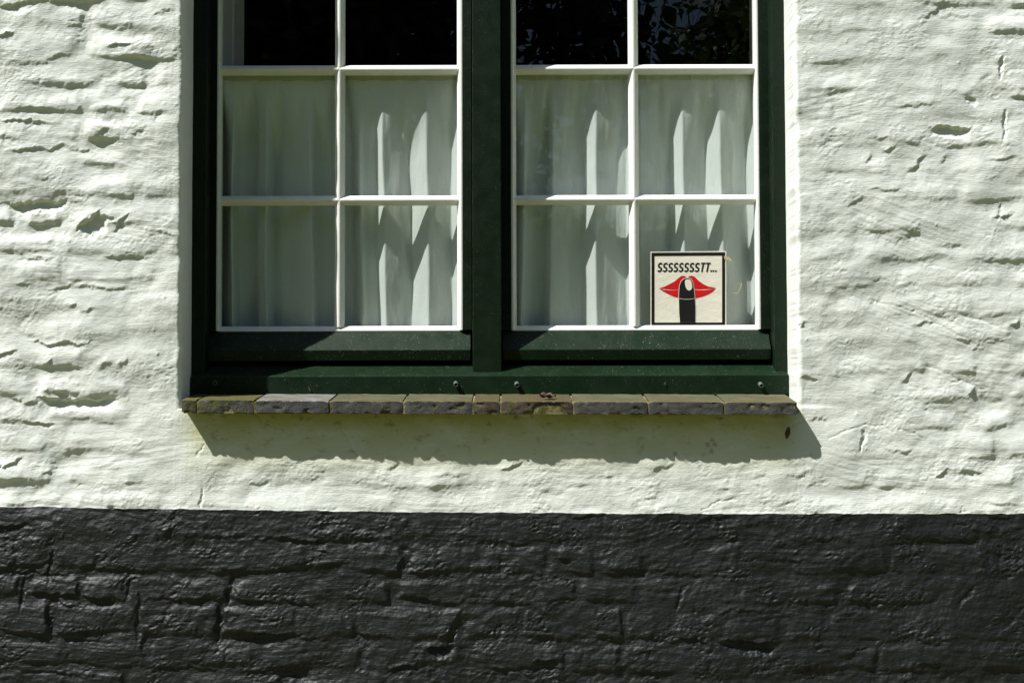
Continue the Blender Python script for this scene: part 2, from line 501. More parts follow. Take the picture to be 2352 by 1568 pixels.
# voids and gouges seen in the photograph: (column, row, width, height, slant, depth)
voids = [(45, 17, 66, 20, -8, 7), (125, 8, 80, 12, 0, 4), (14, 86, 40, 20, -20, 7), (60, 149, 120, 10, 0, 4.5), (130, 135, 55, 9, -12, 2.5),
 (375, 32, 42, 11, -22, 4), (280, 107, 55, 15, -8, 4.5), (55, 283, 108, 17, 4, 6.5), (62, 348, 62, 15, -6, 6), (135, 343, 80, 11, -4, 4), (186, 350, 40, 12, 5, 4),
 (364, 266, 34, 9, -38, 3), (320, 303, 40, 9, -35, 3), (240, 303, 26, 8, -30, 3), (84, 470, 132, 19, -5, 8), (176, 466, 50, 9, 0, 3), (212, 515, 62, 34, -40, 9), (246, 503, 40, 14, 5, 4), (278, 515, 48, 15, -40, 5),
 (378, 541, 40, 12, 26, 2.5), (290, 596, 80, 15, 2, 3.5), (85, 598, 74, 11, 2, 3.5), (238, 666, 118, 12, 3, 6), (146, 664, 46, 12, -18, 5), (50, 659, 24, 12, 0, 4),
 (171, 708, 14, 12, -40, 3), (200, 720, 34, 10, -25, 2.5), (136, 793, 108, 17, 3, 7), (113, 838, 24, 16, -35, 5), (249, 838, 20, 10, -20, 4), (287, 836, 22, 10, -25, 3.5), (12, 822, 50, 16, -22, 5),
 (182, 924, 150, 20, -3, 8), (108, 922, 56, 18, 6, 7), (40, 921, 20, 14, 0, 5), (66, 930, 26, 15, 0, 5), (90, 975, 76, 16, 6, 3.5), (24, 1072, 56, 22, -22, 7), (246, 1067, 62, 8, -20, 3.5),
 (262, 1080, 50, 8, 5, 2.5), (80, 1113, 70, 12, -12, 4.5), (107, 1092, 26, 14, 0, 4),
 (2186, 301, 90, 20, 3, 8), (2303, 145, 9, 46, 6, 5), (2308, 279, 11, 52, 5, 6), (2232, 232, 18, 20, -40, 5), (2185, 38, 120, 8, 2, 3), (2158, 20, 44, 9, -55, 4), (2130, 42, 60, 9, -35, 3),
 (2023, 323, 44, 12, -5, 4.5), (2046, 347, 24, 13, -15, 5), (1998, 367, 24, 10, -50, 4), (2110, 382, 52, 14, -42, 6), (2168, 369, 28, 9, -65, 4), (2310, 370, 76, 11, -5, 4.5), (2345, 230, 36, 18, 10, 7), (2344, 35, 40, 11, 0, 5),
 (2262, 178, 30, 8, -15, 2.5), (2105, 242, 90, 9, -5, 2.5), (2031, 438, 72, 12, 3, 4), (1968, 466, 34, 12, -28, 5), (2100, 541, 26, 18, 0, 4), (2188, 568, 64, 9, 2, 4), (2308, 503, 38, 20, -12, 6), (2300, 480, 9, 34, 20, 3),
 (2020, 643, 36, 8, -5, 3), (2123, 749, 40, 13, 0, 6), (2212, 786, 36, 12, 8, 3), (2168, 731, 50, 10, 8, 3), (2338, 748, 26, 18, -30, 5), (2015, 693, 30, 7, -8, 3), (1844, 750, 16, 14, -45, 4),
 (2062, 1042, 54, 13, 3, 6), (2167, 1093, 26, 17, -45, 6), (2232, 1088, 38, 18, 15, 7), (2205, 1085, 50, 9, -8, 4), (2001, 1097, 34, 8, 22, 5), (1984, 1007, 12, 38, 15, 5), (2298, 1161, 74, 10, 6, 5), (1915, 1161, 40, 8, -10, 4),
 (1803, 1161, 54, 8, -14, 4), (1852, 1092, 34, 11, -15, 4), (1860, 876, 36, 14, 8, 4), (1878, 965, 36, 14, -5, 3), (2085, 873, 34, 14, -38, 4), (2236, 905, 20, 20, -50, 2.5), (1830, 1094, 40, 8, -6, 3),
 (597, 1112, 46, 10, 4, 4), (698, 1106, 54, 7, 4, 4), (902, 1077, 36, 12, -15, 5), (1030, 1096, 74, 10, 0, 4), (841, 1104, 38, 7, 8, 3), (1373, 1094, 74, 8, 2, 4), (1523, 1079, 50, 11, -18, 5), (1178, 1076, 48, 15, -20, 6),
 (1745, 1097, 40, 8, 4, 3), (1496, 1145, 30, 9, -10, 4), (1464, 1158, 30, 9, -25, 4), (1265, 1130, 50, 8, 4, 3), (465, 1140, 7, 46, 3, 4), (1330, 1118, 60, 8, -6, 2.5), (1660, 1125, 40, 9, -5, 3), (1110, 1120, 60, 8, 4, 2.5),
 # plinth
 (30, 1216, 80, 16, -6, 5), (395, 1222, 16, 24, 20, 6), (520, 1236, 90, 9, 0, 5), (690, 1244, 160, 15, 3, 6), (830, 1244, 90, 10, -4, 5), (740, 1268, 24, 16, 30, 6), (100, 1318, 130, 14, 3, 7), (290, 1312, 160, 14, 3, 7), (600, 1312, 200, 12, -2, 6), (745, 1300, 90, 14, -3, 4),
 (122, 1290, 12, 56, 8, 8), (60, 1352, 12, 56, 5, 9), (303, 1345, 12, 36, 12, 8), (536, 1345, 12, 50, 10, 9), (322, 1400, 14, 90, 5, 8), (507, 1415, 14, 70, 4, 9), (150, 1388, 90, 16, 10, 7), (690, 1390, 60, 16, 12, 6), (660, 1462, 180, 15, 5, 7), (345, 1470, 36, 46, 0, 9), (180, 1466, 110, 12, 4, 6),
 (430, 1535, 140, 14, 4, 6), (790, 1412, 14, 40, -30, 5), (860, 1458, 90, 13, 8, 5), (1040, 1460, 16, 66, 12, 8), (1010, 1490, 50, 22, -15, 8), (1145, 1448, 24, 30, 0, 7), (1290, 1290, 26, 20, 20, 7), (1180, 1250, 90, 11, 4, 5), (1440, 1310, 110, 10, 2, 5), (1255, 1520, 60, 20, -6, 7),
 (1560, 1320, 150, 9, 2, 5), (1690, 1405, 120, 10, -4, 5), (1565, 1360, 12, 50, 20, 6), (1890, 1240, 80, 9, 0, 4), (2150, 1244, 150, 12, 2, 5), (1720, 1480, 120, 26, 4, 8), (1590, 1475, 60, 20, 4, 6), (2130, 1530, 60, 16, 4, 7), (1960, 1500, 60, 14, -20, 6), (1800, 1285, 100, 8, 0, 4), (2220, 1365, 14, 50, 40, 5),
 (2290, 1190, 60, 9, 4, 5), (1930, 1190, 50, 12, -8, 4), (1640, 1195, 60, 10, -6, 4), (1350, 1188, 70, 10, 2, 4), (1500, 1545, 90, 16, 0, 7), (930, 1535, 70, 18, -8, 7), (620, 1545, 110, 14, 2, 6), (120, 1545, 160, 12, 8, 5)]
WN1 = fbm(GX / 0.022, GZ / 0.022, 141, 3, 0.6); WN2 = fbm(GX / 0.022, GZ / 0.022, 151, 3, 0.6)
WN3 = fbm(GX / 0.06, GZ / 0.06, 143, 2); WN4 = fbm(GX / 0.06, GZ / 0.06, 153, 2)
for (vx, vy, vw, vh, rot, dep) in voids:
    q = P(vx, vy, 0)
    cx, cz = q.x, q.z
    rad = max(vw, vh) * 0.001 * 1.0 + 0.09
    sl = win(cx, cz - float(shear(cx)), rad, rad)
    x = (GX[sl] - cx) * 1000 + WN1[sl] * 5 + 5 * WN3[sl]; y = -(GZ[sl] - cz) * 1000 + WN2[sl] * 4.5 + 5 * WN4[sl]
    c, s = math.cos(R(rot)), math.sin(R(rot))
    u = (x * c + y * s) / (vw * 0.5); v = (-x * s + y * c) / (vh * 0.5)
    if vh > vw or dep >= 7.5:
        # open hole: steep upper rim, gentle lower ramp
        vv = np.where(v < 0, v * 1.05, v * 0.6)
        r = (np.abs(u) ** 2.6 + np.abs(vv) ** 2.2) ** 0.42
        H[sl] -= dep * ((0.38 if vh > vw else 0.6) if vy > 1172 else 0.55) * sstep((1.2 - r) / 0.6)
    if vh <= vw:
        # lap: the coat bulges above a ragged lip, drops, and climbs again slowly below
        vm = v * vh * 0.5 + vh * 0.38
        along = np.exp(-(np.abs(u) / 1.05) ** 3.5)
        drop = (0.7 + 0.27 * vh) * (0.95 if vy > 1172 else 0.72 if (vx > 1840 or vy > 940) else 0.85) * (1 + 0.35 * WN3[sl])
        up_ = np.where(vm < 0, 0.55 * np.exp(-np.abs(vm) / 15.0), 0.0)
        dn_ = np.where(vm >= 0, -0.45 * np.exp(-(np.maximum(vm - vh * 0.5, 0)) / 20.0), 0.0)
        sw_ = 2.0 + max(0.0, 16.0 - vh) * (0.22 if vy > 1172 else 0.55)
        soft = sstep((vm + sw_) / (2 * sw_))
        H[sl] += drop * along * (0.55 * np.exp(-np.maximum(-vm, 0) / 15.0) * (1 - soft) + -0.45 * np.exp(-np.maximum(vm - vh * 0.5, 0) / 20.0) * soft)
# thin cracks
cracks = [[(1905, 1006), (1940, 990), (1987, 973), (2010, 980), (2027, 975), (2045, 990)], [(2055, 984), (2100, 995), (2118, 1006)],
          [(1815, 978), (1828, 970), (1848, 964)], [(785, 985), (800, 1005), (812, 1035), (835, 1055), (860, 1052)], [(452, 1045), (464, 1030), (468, 1022)],
          [(2291, 747), (2250, 735), (2200, 723)], [(2000, 690), (2100, 715), (2240, 790)], [(2130, 840), (2205, 872), (2260, 895)], [(585, 950), (620, 975), (632, 978)],
          [(1610, 1170), (1650, 1150), (1690, 1146)]]
for pl in cracks:
    pts = [P(a, b, 0) for a, b in pl]
    for a, b in zip(pts[:-1], pts[1:]):
        cx, cz = (a.x + b.x) / 2, (a.z + b.z) / 2
        rad = (b - a).length / 2 + 0.02
        sl = win(cx, cz - float(shear(cx)), rad, rad)
        x = GX[sl] + WN1[sl] * 0.003; z = GZ[sl] + WN2[sl] * 0.003
        dx, dz = b.x - a.x, b.z - a.z
        t = np.clip(((x - a.x) * dx + (z - a.z) * dz) / (dx * dx + dz * dz), 0, 1)
        dd = np.hypot(x - a.x - t * dx, z - a.z - t * dz)
        H[sl] -= 1.0 * np.exp(-(dd / 0.0022) ** 2)
# small paint lumps
lr = np.random.RandomState(77)
for i in range(420):
    if i % 3 == 0: bxm, bzm = lr.uniform(-1.2, 1.2), lr.uniform(0.85, 2.4)
    cx, cz = bxm + lr.normal(0, 0.05), bzm + lr.normal(0, 0.05)
    if abs(cx) < 0.75 and wz(1090, 0) < cz < wz(940, 0): continue
    rr = lr.uniform(0.0018, 0.0032)
    sl = win(cx, cz - float(shear(cx)), 0.02, 0.02)
    dd = np.hypot((GX[sl] - cx), (GZ[sl] - cz) * 0.8)
    H[sl] += lr.uniform(0.4, 1.3) * np.exp(-(dd / rr) ** 2)

# rounded arrises at the opening
edge = np.minimum(np.where(GX < 0, XL - GX, GX - XR), 1.0)         # > 0 outside the opening
inop = (GV > ZB - 0.02) & (GV < ZT + 0.02)
ragged = 0.0026 * fbm(GZ / 0.045, GZ * 0 + 3.1, 161, 4, 0.6) + 0.0015 * fbm(GZ / 0.3, GZ * 0, 162, 2)
rr = 0.011
fall = np.where(edge < rr, rr - np.sqrt(np.maximum(rr ** 2 - (rr - np.clip(edge, 0, rr)) ** 2, 0)), 0)
H -= np.where(inop, fall * 1000, 0)
wgt = np.exp(-np.abs(edge) / 0.018) * inop
GXs = GX + ragged * wgt * np.where(GX < 0, 1, -1)
bt = np.clip((SILLROW - GV) / 0.25, 0, 1)
Y = -H / 1000.0 - 0.002 - 0.0070 * bt ** 2 - 0.030 * np.clip(SILLROW - 0.25 - GV, 0, 0.3)
Y[:, :] = np.where(isP, Y - 0.0003, Y)

VERT = np.stack([GXs, Y, GZ], -1)
tx = np.gradient(VERT, axis=1); tz = np.gradient(VERT, axis=0)
NRM = np.cross(tx, tz); NRM /= np.linalg.norm(NRM, axis=-1, keepdims=True) + 1e-12
ny, nx = GX.shape
VF = VERT.reshape(-1, 3); NF = NRM.reshape(-1, 3)
idx = np.arange(ny * nx).reshape(ny, nx)
QUADS = np.stack([idx[:-1, :-1], idx[:-1, 1:], idx[1:, 1:], idx[1:, :-1]], -1)
hole = np.zeros((ny - 1, nx - 1), bool); hole[jB:jT, iL:iR] = True
plq = np.zeros_like(hole); plq[:jP, :] = True

def grid_mesh(name, quads):
    uq, inv = np.unique(quads.ravel(), return_inverse=True)
    me = bpy.data.meshes.new(name)
    nq = len(quads)
    me.vertices.add(len(uq)); me.vertices.foreach_set('co', VF[uq].astype(np.float32).ravel())
    me.loops.add(nq * 4); me.loops.foreach_set('vertex_index', inv.astype(np.int32).ravel())
    me.polygons.add(nq)
    me.polygons.foreach_set('loop_start', np.arange(0, nq * 4, 4, dtype=np.int32))
    me.polygons.foreach_set('use_smooth', np.ones(nq, bool))
    me.update(calc_edges=True)
    me.normals_split_custom_set_from_vertices(NF[uq].tolist())
    return me

# which faces belong to a brick that can be told apart
fc_in = inside[:-1, :-1]; fc_id = BID[:-1, :-1]; fc_mk = MK[:-1, :-1]
fpx = PXC[:-1, :-1]; fpy = PYC[:-1, :-1]
inview = (fpx > -60) & (fpx < 2412) & (fpy > -40) & (fpy < 1620)
cand = (fc_in > 1.5) & inview & ~hole
base_mask = ~hole
bricks_w, bricks_p = [], []
for b in np.unique(fc_id[cand]):
    sel = cand & (fc_id == b)
    for part, lst, thr in ((sel & plq, bricks_p, 0.22), (sel & ~plq, bricks_w, 0.33)):
        if part.sum() > 500 and fc_mk[part].mean() > thr:
            lst.append(QUADS[part]); base_mask &= ~part

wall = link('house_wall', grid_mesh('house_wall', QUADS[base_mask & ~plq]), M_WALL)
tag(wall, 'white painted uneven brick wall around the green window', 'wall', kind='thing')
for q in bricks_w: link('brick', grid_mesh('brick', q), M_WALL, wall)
plinth = link('wall_plinth', grid_mesh('wall_plinth', QUADS[base_mask & plq]), M_PLINTH)
tag(plinth, 'black painted rough brick plinth along the foot of the white wall', 'plinth', kind='thing')
for q in bricks_p: link('brick', grid_mesh('brick', q), M_PLINTH, plinth)
print('bricks', len(bricks_w), len(bricks_p))

# reveals: run from the ragged arris back to the frame
def reveal(i, frame_x, seed):
    rows = np.arange(jB, jT + 1)
    if len(rows) > 900: pass
    e = VERT[rows, i]
    nd = 16
    t = np.linspace(0, 1, nd)
    d0 = e[:, 1]; d1 = 0.135
    V = np.zeros((len(rows), nd, 3))
    for a in range(nd):
        V[:, a, 1] = d0 + (d1 - d0) * t[a]
        V[:, a, 0] = e[:, 0] + (frame_x - e[:, 0]) * sstep(t[a] * 1.0) ** 0.9
        V[:, a, 2] = e[:, 2]
    zz = V[:, :, 2]; yy = V[:, :, 1]
    bumpv = 0.0009 * fbm(yy / 0.05, zz / 0.12, seed, 3) + 0.0005 * fbm(yy / 0.008, zz / 0.06, seed + 5, 2)
    V[:, :, 0] += bumpv * np.sin(t * math.pi)[None, :]
    n, k = V.shape[:2]
    ii = np.arange(n * k).reshape(n, k)
    q = np.stack([ii[:-1, :-1], ii[:-1, 1:], ii[1:, 1:], ii[1:, :-1]], -1).reshape(-1, 4)
    me = bpy.data.meshes.new('reveal')
    me.from_pydata(V.reshape(-1, 3).tolist(), [], q.tolist())
    me.polygons.foreach_set('use_smooth', [True] * len(me.polygons))
    me.update()
    return link('reveal', me, M_WALL, wall)
XFL = wx(441.5, D_FRAME); XFR = wx(1805, D_FRAME)
reveal(iL, XFL, 171); reveal(iR, XFR, 181)
# body of the wall behind the coat, with the inner window recess
WT = 0.44
core = bmesh.new()
def addbox(bm, x0, x1, y0, y1, z0, z1):
    vs_ = [bm.verts.new((x, y, z)) for x in (x0, x1) for y in (y0, y1) for z in (z0, z1)]
    for f in [(0, 1, 3, 2), (4, 6, 7, 5), (0, 4, 5, 1), (2, 3, 7, 6), (0, 2, 6, 4), (1, 5, 7, 3)]:
        bm.faces.new([vs_[i] for i in f])
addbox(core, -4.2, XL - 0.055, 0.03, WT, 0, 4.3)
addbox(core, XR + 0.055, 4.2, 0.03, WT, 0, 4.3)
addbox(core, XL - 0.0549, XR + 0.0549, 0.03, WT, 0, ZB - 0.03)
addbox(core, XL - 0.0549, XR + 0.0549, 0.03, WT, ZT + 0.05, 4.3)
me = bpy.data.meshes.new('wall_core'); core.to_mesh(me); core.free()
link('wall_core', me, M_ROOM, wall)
# underside of the lintel
box('lintel', XL - 0.02, XR + 0.02, 0.004, 0.135, ZT, ZT + 0.045, M_WALL, wall, 0.004)

# --------------------------------------------------------------- window
win_o = empty('casement_window')
tag(win_o, 'dark green wooden window with white glazing bars, two sashes', 'window', kind='thing')
Z_TOPF = ZT + 0.03
S_FRONT, S_BACK = 0.100, 0.166
zs_bot = wz(907.5, S_FRONT); zs_edge = wz(862, S_FRONT); zs_back = wz(834, S_BACK)
fs = prism_x('frame_sill', [(S_FRONT, zs_bot), (S_FRONT, zs_edge), (S_BACK, zs_back), (0.24, zs_back), (0.24, zs_bot)],
        wx(439, S_FRONT, 880), wx(1812, S_FRONT, 880), M_GREEN, win_o, 0.0025)
box('upstand', wx(474, .2), wx(1776, .2), 0.2065, 0.2385, zs_back - 0.004, wz(815, 0.2065), M_GREEN, win_o, 0.001)
zfoot = zs_edge - 0.004
box('jamb', XFL - 0.045, wx(473, D_FRAME), D_FRAME, 0.24, zfoot, Z_TOPF, M_GREENV, win_o, 0.002)
box('jamb', wx(1776, D_FRAME), XFR + 0.045, D_FRAME, 0.24, zfoot, Z_TOPF, M_GREENV, win_o, 0.002)
box('mullion', wx(1085, D_FRAME), wx(1151, D_FRAME), D_FRAME, 0.24, zfoot, Z_TOPF, M_GREENV, win_o, 0.002)
z_head = wz(-560, D_FRAME)
box('frame_head', XFL - 0.045, XFR + 0.045, D_FRAME + 0.002, 0.24, z_head, Z_TOPF + 0.03, M_GREEN, win_o, 0.002)

G0, G1 = 0.1905, 0.1935          # glass
ST = 0.166                       # stile face
NOSE = 0.1765
def sash(px0, px1, pw0, pcv, pw1, rail0, rail1, tagx):
    """px0..px1 outside of the sash; pw0, pw1 inner edge of the white strips, pcv centre bar"""
    z_r = wz(759, 0.178); z_lo = wz(828, 0.144); z_mid = wz(803, 0.141)
    z_top = z_head - 0.004
    # green rails and stiles are one frame
    s = prism_x('sash', [(0.2045, z_lo + 0.004), (0.146, z_lo), (0.1405, z_mid), (0.179, z_r), (0.2045, z_r)],
                wx(rail0, 0.145, 800), wx(rail1, 0.145, 800), M_GREEN, win_o, 0.0018)
    x0, x1 = wx(px0, ST), wx(px1, ST)
    xa, xb = wx(pw0 - 12, ST), wx(pw1 + 12, ST)
    box('stile', x0, xa, ST, 0.2044, z_r + 0.0003, z_top, M_GREENV, s, 0.0015)
    box('stile', xb, x1, ST, 0.2044, z_r + 0.0003, z_top, M_GREENV, s, 0.0015)
    box('top_rail', xa, xb, ST, 0.2042, z_top - 0.05, z_top, M_GREENV, s, 0.0015)
    xi, xj = wx(pw0, G0), wx(pw1, G0)
    zb_glass = wz(748, G0)
    ztr = z_top - 0.05
    # white putty strips
    prism_z('putty_strip', [(xa - 0.0005, ST + 0.003), (xa + 0.005, ST + 0.003), (xi, G0 - 0.001), (xi, 0.2035), (xa - 0.0005, 0.2035)], z_r + 0.0005, ztr, M_WSASH, s, 0.0012)
    prism_z('putty_strip', [(xb + 0.0005, ST + 0.003), (xb - 0.005, ST + 0.003), (xj, G0 - 0.001), (xj, 0.2035), (xb + 0.0005, 0.2035)], z_r + 0.0005, ztr, M_WSASH, s, 0.0012)
    prism_x('putty_strip', [(0.1785, z_r - 0.001), (0.1785, z_r + 0.0025), (G0 - 0.001, zb_glass), (0.203, zb_glass), (0.203, z_r - 0.001)], xa + 0.0008, xb - 0.0008, M_WSASH, s, 0.001)
    # glazing bars
    xc = wx(pcv, 0.178); hw = 0.0122
    prism_z('glazing_bar', [(xc - hw, 0.2028), (xc - hw, G0 - 0.0005), (xc - 0.0025, NOSE + .0008), (xc + 0.0025, NOSE + .0008), (xc + hw, G0 - 0.0005), (xc + hw, 0.2028)],
            zb_glass - 0.004, ztr + 0.001, M_WSASH, s, 0.0014)
    pitch = wz(148, G0) - wz(449, G0)
    rows = [wz(458.5, 0.18) , wz(158.5, 0.18)]
    while rows[-1] + pitch < ztr - 0.15: rows.append(rows[-1] + pitch)
    hz = 0.0118
    for zc in rows:
        for (a, b) in ((xi - 0.006, xc - 0.0018), (xc + 0.0018, xj + 0.006)):
            prism_x('glazing_bar', [(0.2024, zc - hz), (G0 - 0.0008, zc - hz), (NOSE, zc - 0.003), (NOSE, zc + 0.0015), (G0 - 0.0008, zc + hz), (0.2024, zc + hz)],
                    a, b, M_WSASH, s, 0.0014)
    edges = [zb_glass] + rows + [ztr]
    for k in range(len(edges) - 1):
        for (a, b) in ((xi - 0.004, xc - 0.006), (xc + 0.006, xj + 0.004)):
            box('pane', a, b, G0, G1, edges[k] + (0.004 if k else -0.003), edges[k + 1] - 0.004, M_GLASS, s, 0.0)
    return s
sL = sash(474, 1084, 509, 779, 1050, 476, 1081, 'L')
sR = sash(1152, 1775, 1186, 1457, 1733, 1154, 1771, 'R')

# drain tubes in the frame sill
def tube(px, py, parent, ln=0.013, r=0.0056):
    c = P(px, py, S_FRONT)
    bm = bmesh.new(); n = 14
    ax = Vector((0.05, -1, -0.28)).normalized()
    u = ax.cross(Vector((1, 0, 0))).normalized(); v = ax.cross(u)
    rings = []
    for (rad, t) in ((r, -0.004), (r, ln - .0006), (r - .0006, ln), (r * 0.62, ln), (r * 0.6, -0.002)):
        rings.append([bm.verts.new(c + ax * t + (u * math.cos(2 * math.pi * k / n) + v * math.sin(2 * math.pi * k / n)) * rad) for k in range(n)])
    for a, b in zip(rings[:-1], rings[1:]):
        for k in range(n): bm.faces.new((a[k], a[(k + 1) % n], b[(k + 1) % n], b[k]))
    bm.faces.new(rings[-1])
    bmesh.ops.recalc_face_normals(bm, faces=bm.faces)
    me = bpy.data.meshes.new('drain_tube'); bm.to_mesh(me); bm.free()
    o = link('drain_tube', me, M_METAL, parent)
    me.materials.append(M_METAL_IN)
    me.polygons[len(me.polygons) - 1].material_index = 1
    for k in range(len(me.polygons) - 1 - n, len(me.polygons)): me.polygons[k].material_index = 1
    me.polygons.foreach_set('use_smooth', [True] * len(me.polygons))
    return o
for a, b, l in ((1047, 880, .014), (1187, 881, .014), (1746, 882, .014), (494, 879, .003)):
    tube(a, b, win_o, l)

# interior recess, white lined, and dark room
rec = empty('window_recess')
tag(rec, 'white painted inner window recess seen through the upper panes', 'window recess', kind='thing')
RX0 = wx(505, 0.25); RX1 = wx(1740, 0.25)
RX0b = wx(561, WT + 0.02, 80); RX1b = wx(1722, WT + 0.02, 80)
def lining(xa, xb, sgn):
    pr = [(xa, 0.241), (xa + (xb - xa) * .55, 0.34), (xa + (xb - xa) * .55 + sgn * 0.004, 0.345), (xa + (xb - xa) * .62 + sgn * 0.004, 0.352), (xa + (xb - xa) * .62, 0.357), (xb, WT + 0.02), (xa - sgn * 0.02, WT + 0.02), (xa - sgn * 0.02, 0.241)]
    prism_z('lining', pr, ZB, ZT + 0.03, M_INWHITE, rec, 0.001)
lining(RX0, RX0b, 1); lining(RX1, RX1b, -1)
box('inner_sill', RX0 - 0.02, RX1 + 0.02, 0.2415, WT + 0.06, ZB - 0.025, ZB - 0.002, M_INWHITE, rec)
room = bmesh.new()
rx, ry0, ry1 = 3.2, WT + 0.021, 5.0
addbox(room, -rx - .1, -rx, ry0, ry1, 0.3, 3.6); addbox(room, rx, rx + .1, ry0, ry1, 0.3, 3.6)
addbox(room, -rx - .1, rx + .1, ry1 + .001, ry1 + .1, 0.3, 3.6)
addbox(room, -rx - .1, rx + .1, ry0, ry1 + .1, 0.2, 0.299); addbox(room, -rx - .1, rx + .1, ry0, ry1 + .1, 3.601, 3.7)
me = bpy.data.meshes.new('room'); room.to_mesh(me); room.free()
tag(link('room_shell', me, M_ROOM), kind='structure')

# --------------------------------------------------------------- curtains
M_HEAD = mat_simple('curtain_heading_cloth', (0.60, 0.60, 0.50), 0.9, 0.1)
def curtain(ctrl, z_t, z_b, label, seed):
    pxs = np.array([c[0] for c in ctrl], float); off = np.array([c[1] for c in ctrl], float)
    nx_, nz_ = 420, 150
    p = np.linspace(pxs[0], pxs[-1], nx_)
    zz = np.linspace(z_b, z_t, nz_)
    A, Z = np.meshgrid(p, zz)
    hgt = (z_t - Z) / (z_t - z_b)                 # 0 top, 1 bottom
    sway = 9.0 * np.sin(hgt * 2.1 + A / 170.0 + seed) * hgt + 3.0 * fbm(A / 75.0, hgt * 1.8, seed, 2) * np.clip(hgt * 3, 0, 1)
    o = np.interp(A - sway, pxs, off)
    ker = np.array([1, 2, 3, 2, 1.0]); ker /= ker.sum()
    op = np.pad(o, ((0, 0), (2, 2)), mode='edge')
    o = sum(op[:, k:k + nx_] * ker[k] for k in range(5))
    grow = sstep((hgt - 0.03 + 0.07 * fbm(A / 45.0, A * 0 + 2.2, seed + 20, 2)) / 0.26)
    grow = grow * (1 + 0.16 * fbm(A / 60.0, hgt * 2.6, seed + 30, 2))
    o = 20.5 + (o - 20.5) * grow
    gather = np.exp(-hgt / 0.035)
    o = o + gather * 1.6 * np.sin(A / 5.2 + 2.5 * fbm(A / 30.0, A * 0, seed + 3, 2)) + 0.9 * fbm(A / 34.0, hgt * 5, seed + 9, 3)
    o = np.maximum(o, 17.5)
    Yc = 0.188 + o / 1000.0
    # picture column to world x at the cloth's mean depth
    X = (A - 1176.0) / F_PX * (DIST + 0.215)
    top_wave = 0.0035 * np.sin(A / 9.0 + 2 * fbm(A / 40., A * 0, seed + 1, 2)) * gather
    V = np.stack([X, Yc, Z + top_wave], -1).reshape(-1, 3)
    ii = np.arange(nx_ * nz_).reshape(nz_, nx_)
    q = np.stack([ii[:-1, :-1], ii[:-1, 1:], ii[1:, 1:], ii[1:, :-1]], -1).reshape(-1, 4)
    me = bpy.data.meshes.new('curtain'); me.from_pydata(V.tolist(), [], q.tolist())
    me.polygons.foreach_set('use_smooth', [True] * len(me.polygons)); me.update()
    o_ = link('curtain', me, M_CURT)
    sm = o_.modifiers.new('cloth_thickness', 'SOLIDIFY'); sm.thickness = 0.0006; sm.offset = 1
    tag(o_, label, 'curtain', 'half-height curtains behind the sashes')
    # stitched hem band of the heading
    rows = [r for r in range(nz_) if (z_t - zz[r]) < 0.024]
    VB = V.reshape(nz_, nx_, 3)[rows].copy(); VB[:, :, 1] -= 0.0012
    k = len(rows); jj = np.arange(k * nx_).reshape(k, nx_)
    qb = np.stack([jj[:-1, :-1], jj[:-1, 1:], jj[1:, 1:], jj[1:, :-1]], -1).reshape(-1, 4)
    mb = bpy.data.meshes.new('heading_band'); mb.from_pydata(VB.reshape(-1, 3).tolist(), [], qb.tolist())
    mb.polygons.foreach_set('use_smooth', [True] * len(mb.polygons)); mb.update()
    link('heading_band', mb, M_HEAD, o_)
    return o_
cz_t, cz_b = wz(165, 0.215), wz(800, 0.215)
curtain([(502, 75), (538, 19), (543, 62), (583, 84), (592, 40), (614, 18.5), (622, 80), (652, 58), (714, 18.5), (722, 56), (775, 78), (826, 20), (832, 30), (861, 46), (878, 22), (917, 40), (937, 54), (979, 22), (985, 26), (1027, 50), (1034, 53), (1058, 24)],
        cz_t, cz_b, 'white curtain with deep folds behind the left sash', 1)
curtain([(1179, 42), (1208, 20), (1214, 34), (1263, 66), (1271, 26), (1322, 46), (1346, 52), (1374, 20), (1380, 24), (1423, 48), (1445, 52), (1473, 20), (1519, 44), (1546, 56), (1572, 20), (1612, 42), (1630, 52), (1658, 20), (1664, 24), (1699, 44), (1722, 54), (1742, 24)],
        cz_t, cz_b, 'white curtain behind the right sash, with the poster in front', 2)

# --------------------------------------------------------------- hush poster stuck on the pane
def flat(name, pts2d, depth, mat, parent, thick=0.00012):
    """filled outline of picture points (convex or not) as a thin printed layer"""
    bm = bmesh.new()
    vs_ = [bm.verts.new(P(a, b, 0.1886) + Vector((0, depth, 0))) for a, b in pts2d]
    f = bm.faces.new(vs_)
    bmesh.ops.recalc_face_normals(bm, faces=bm.faces)
    ext = bmesh.ops.extrude_face_region(bm, geom=[f])
    bmesh.ops.translate(bm, verts=[v for v in ext['geom'] if isinstance(v, bmesh.types.BMVert)], vec=(0, thick, 0))
    bmesh.ops.triangulate(bm, faces=bm.faces)
    bmesh.ops.recalc_face_normals(bm, faces=bm.faces)
    me = bpy.data.meshes.new(name); bm.to_mesh(me); bm.free()
    return link(name, me, mat, parent)
def printed(name, c, rough=0.55):
    k = N(name)
    nb = k.bump(k.noise(k.pos((1, 1, 1.6)), 38, 4, 0.6), 0.5, 0.0022)
    k.bsdf(k.mix(k.ramp(k.noise(k.pos(), 12, 4), .3, .7), c, tuple(x * 0.93 for x in c)), rough, nb, spec=0.3)
    return k.m
M_PAPER = printed('poster_paper', (0.82, 0.78, 0.66))
M_INK = printed('poster_black_ink', (0.012, 0.011, 0.011), 0.45)
M_RED = printed('poster_red_ink', (0.62, 0.008, 0.012), 0.5)
Zp = lambda x, y: (2500 / 1.7415 + x / 6.8266, 950 / 1.7415 + y / 6.8266)    # from the enlarged detail
def zp(l): return [Zp(a, b) for a, b in l]
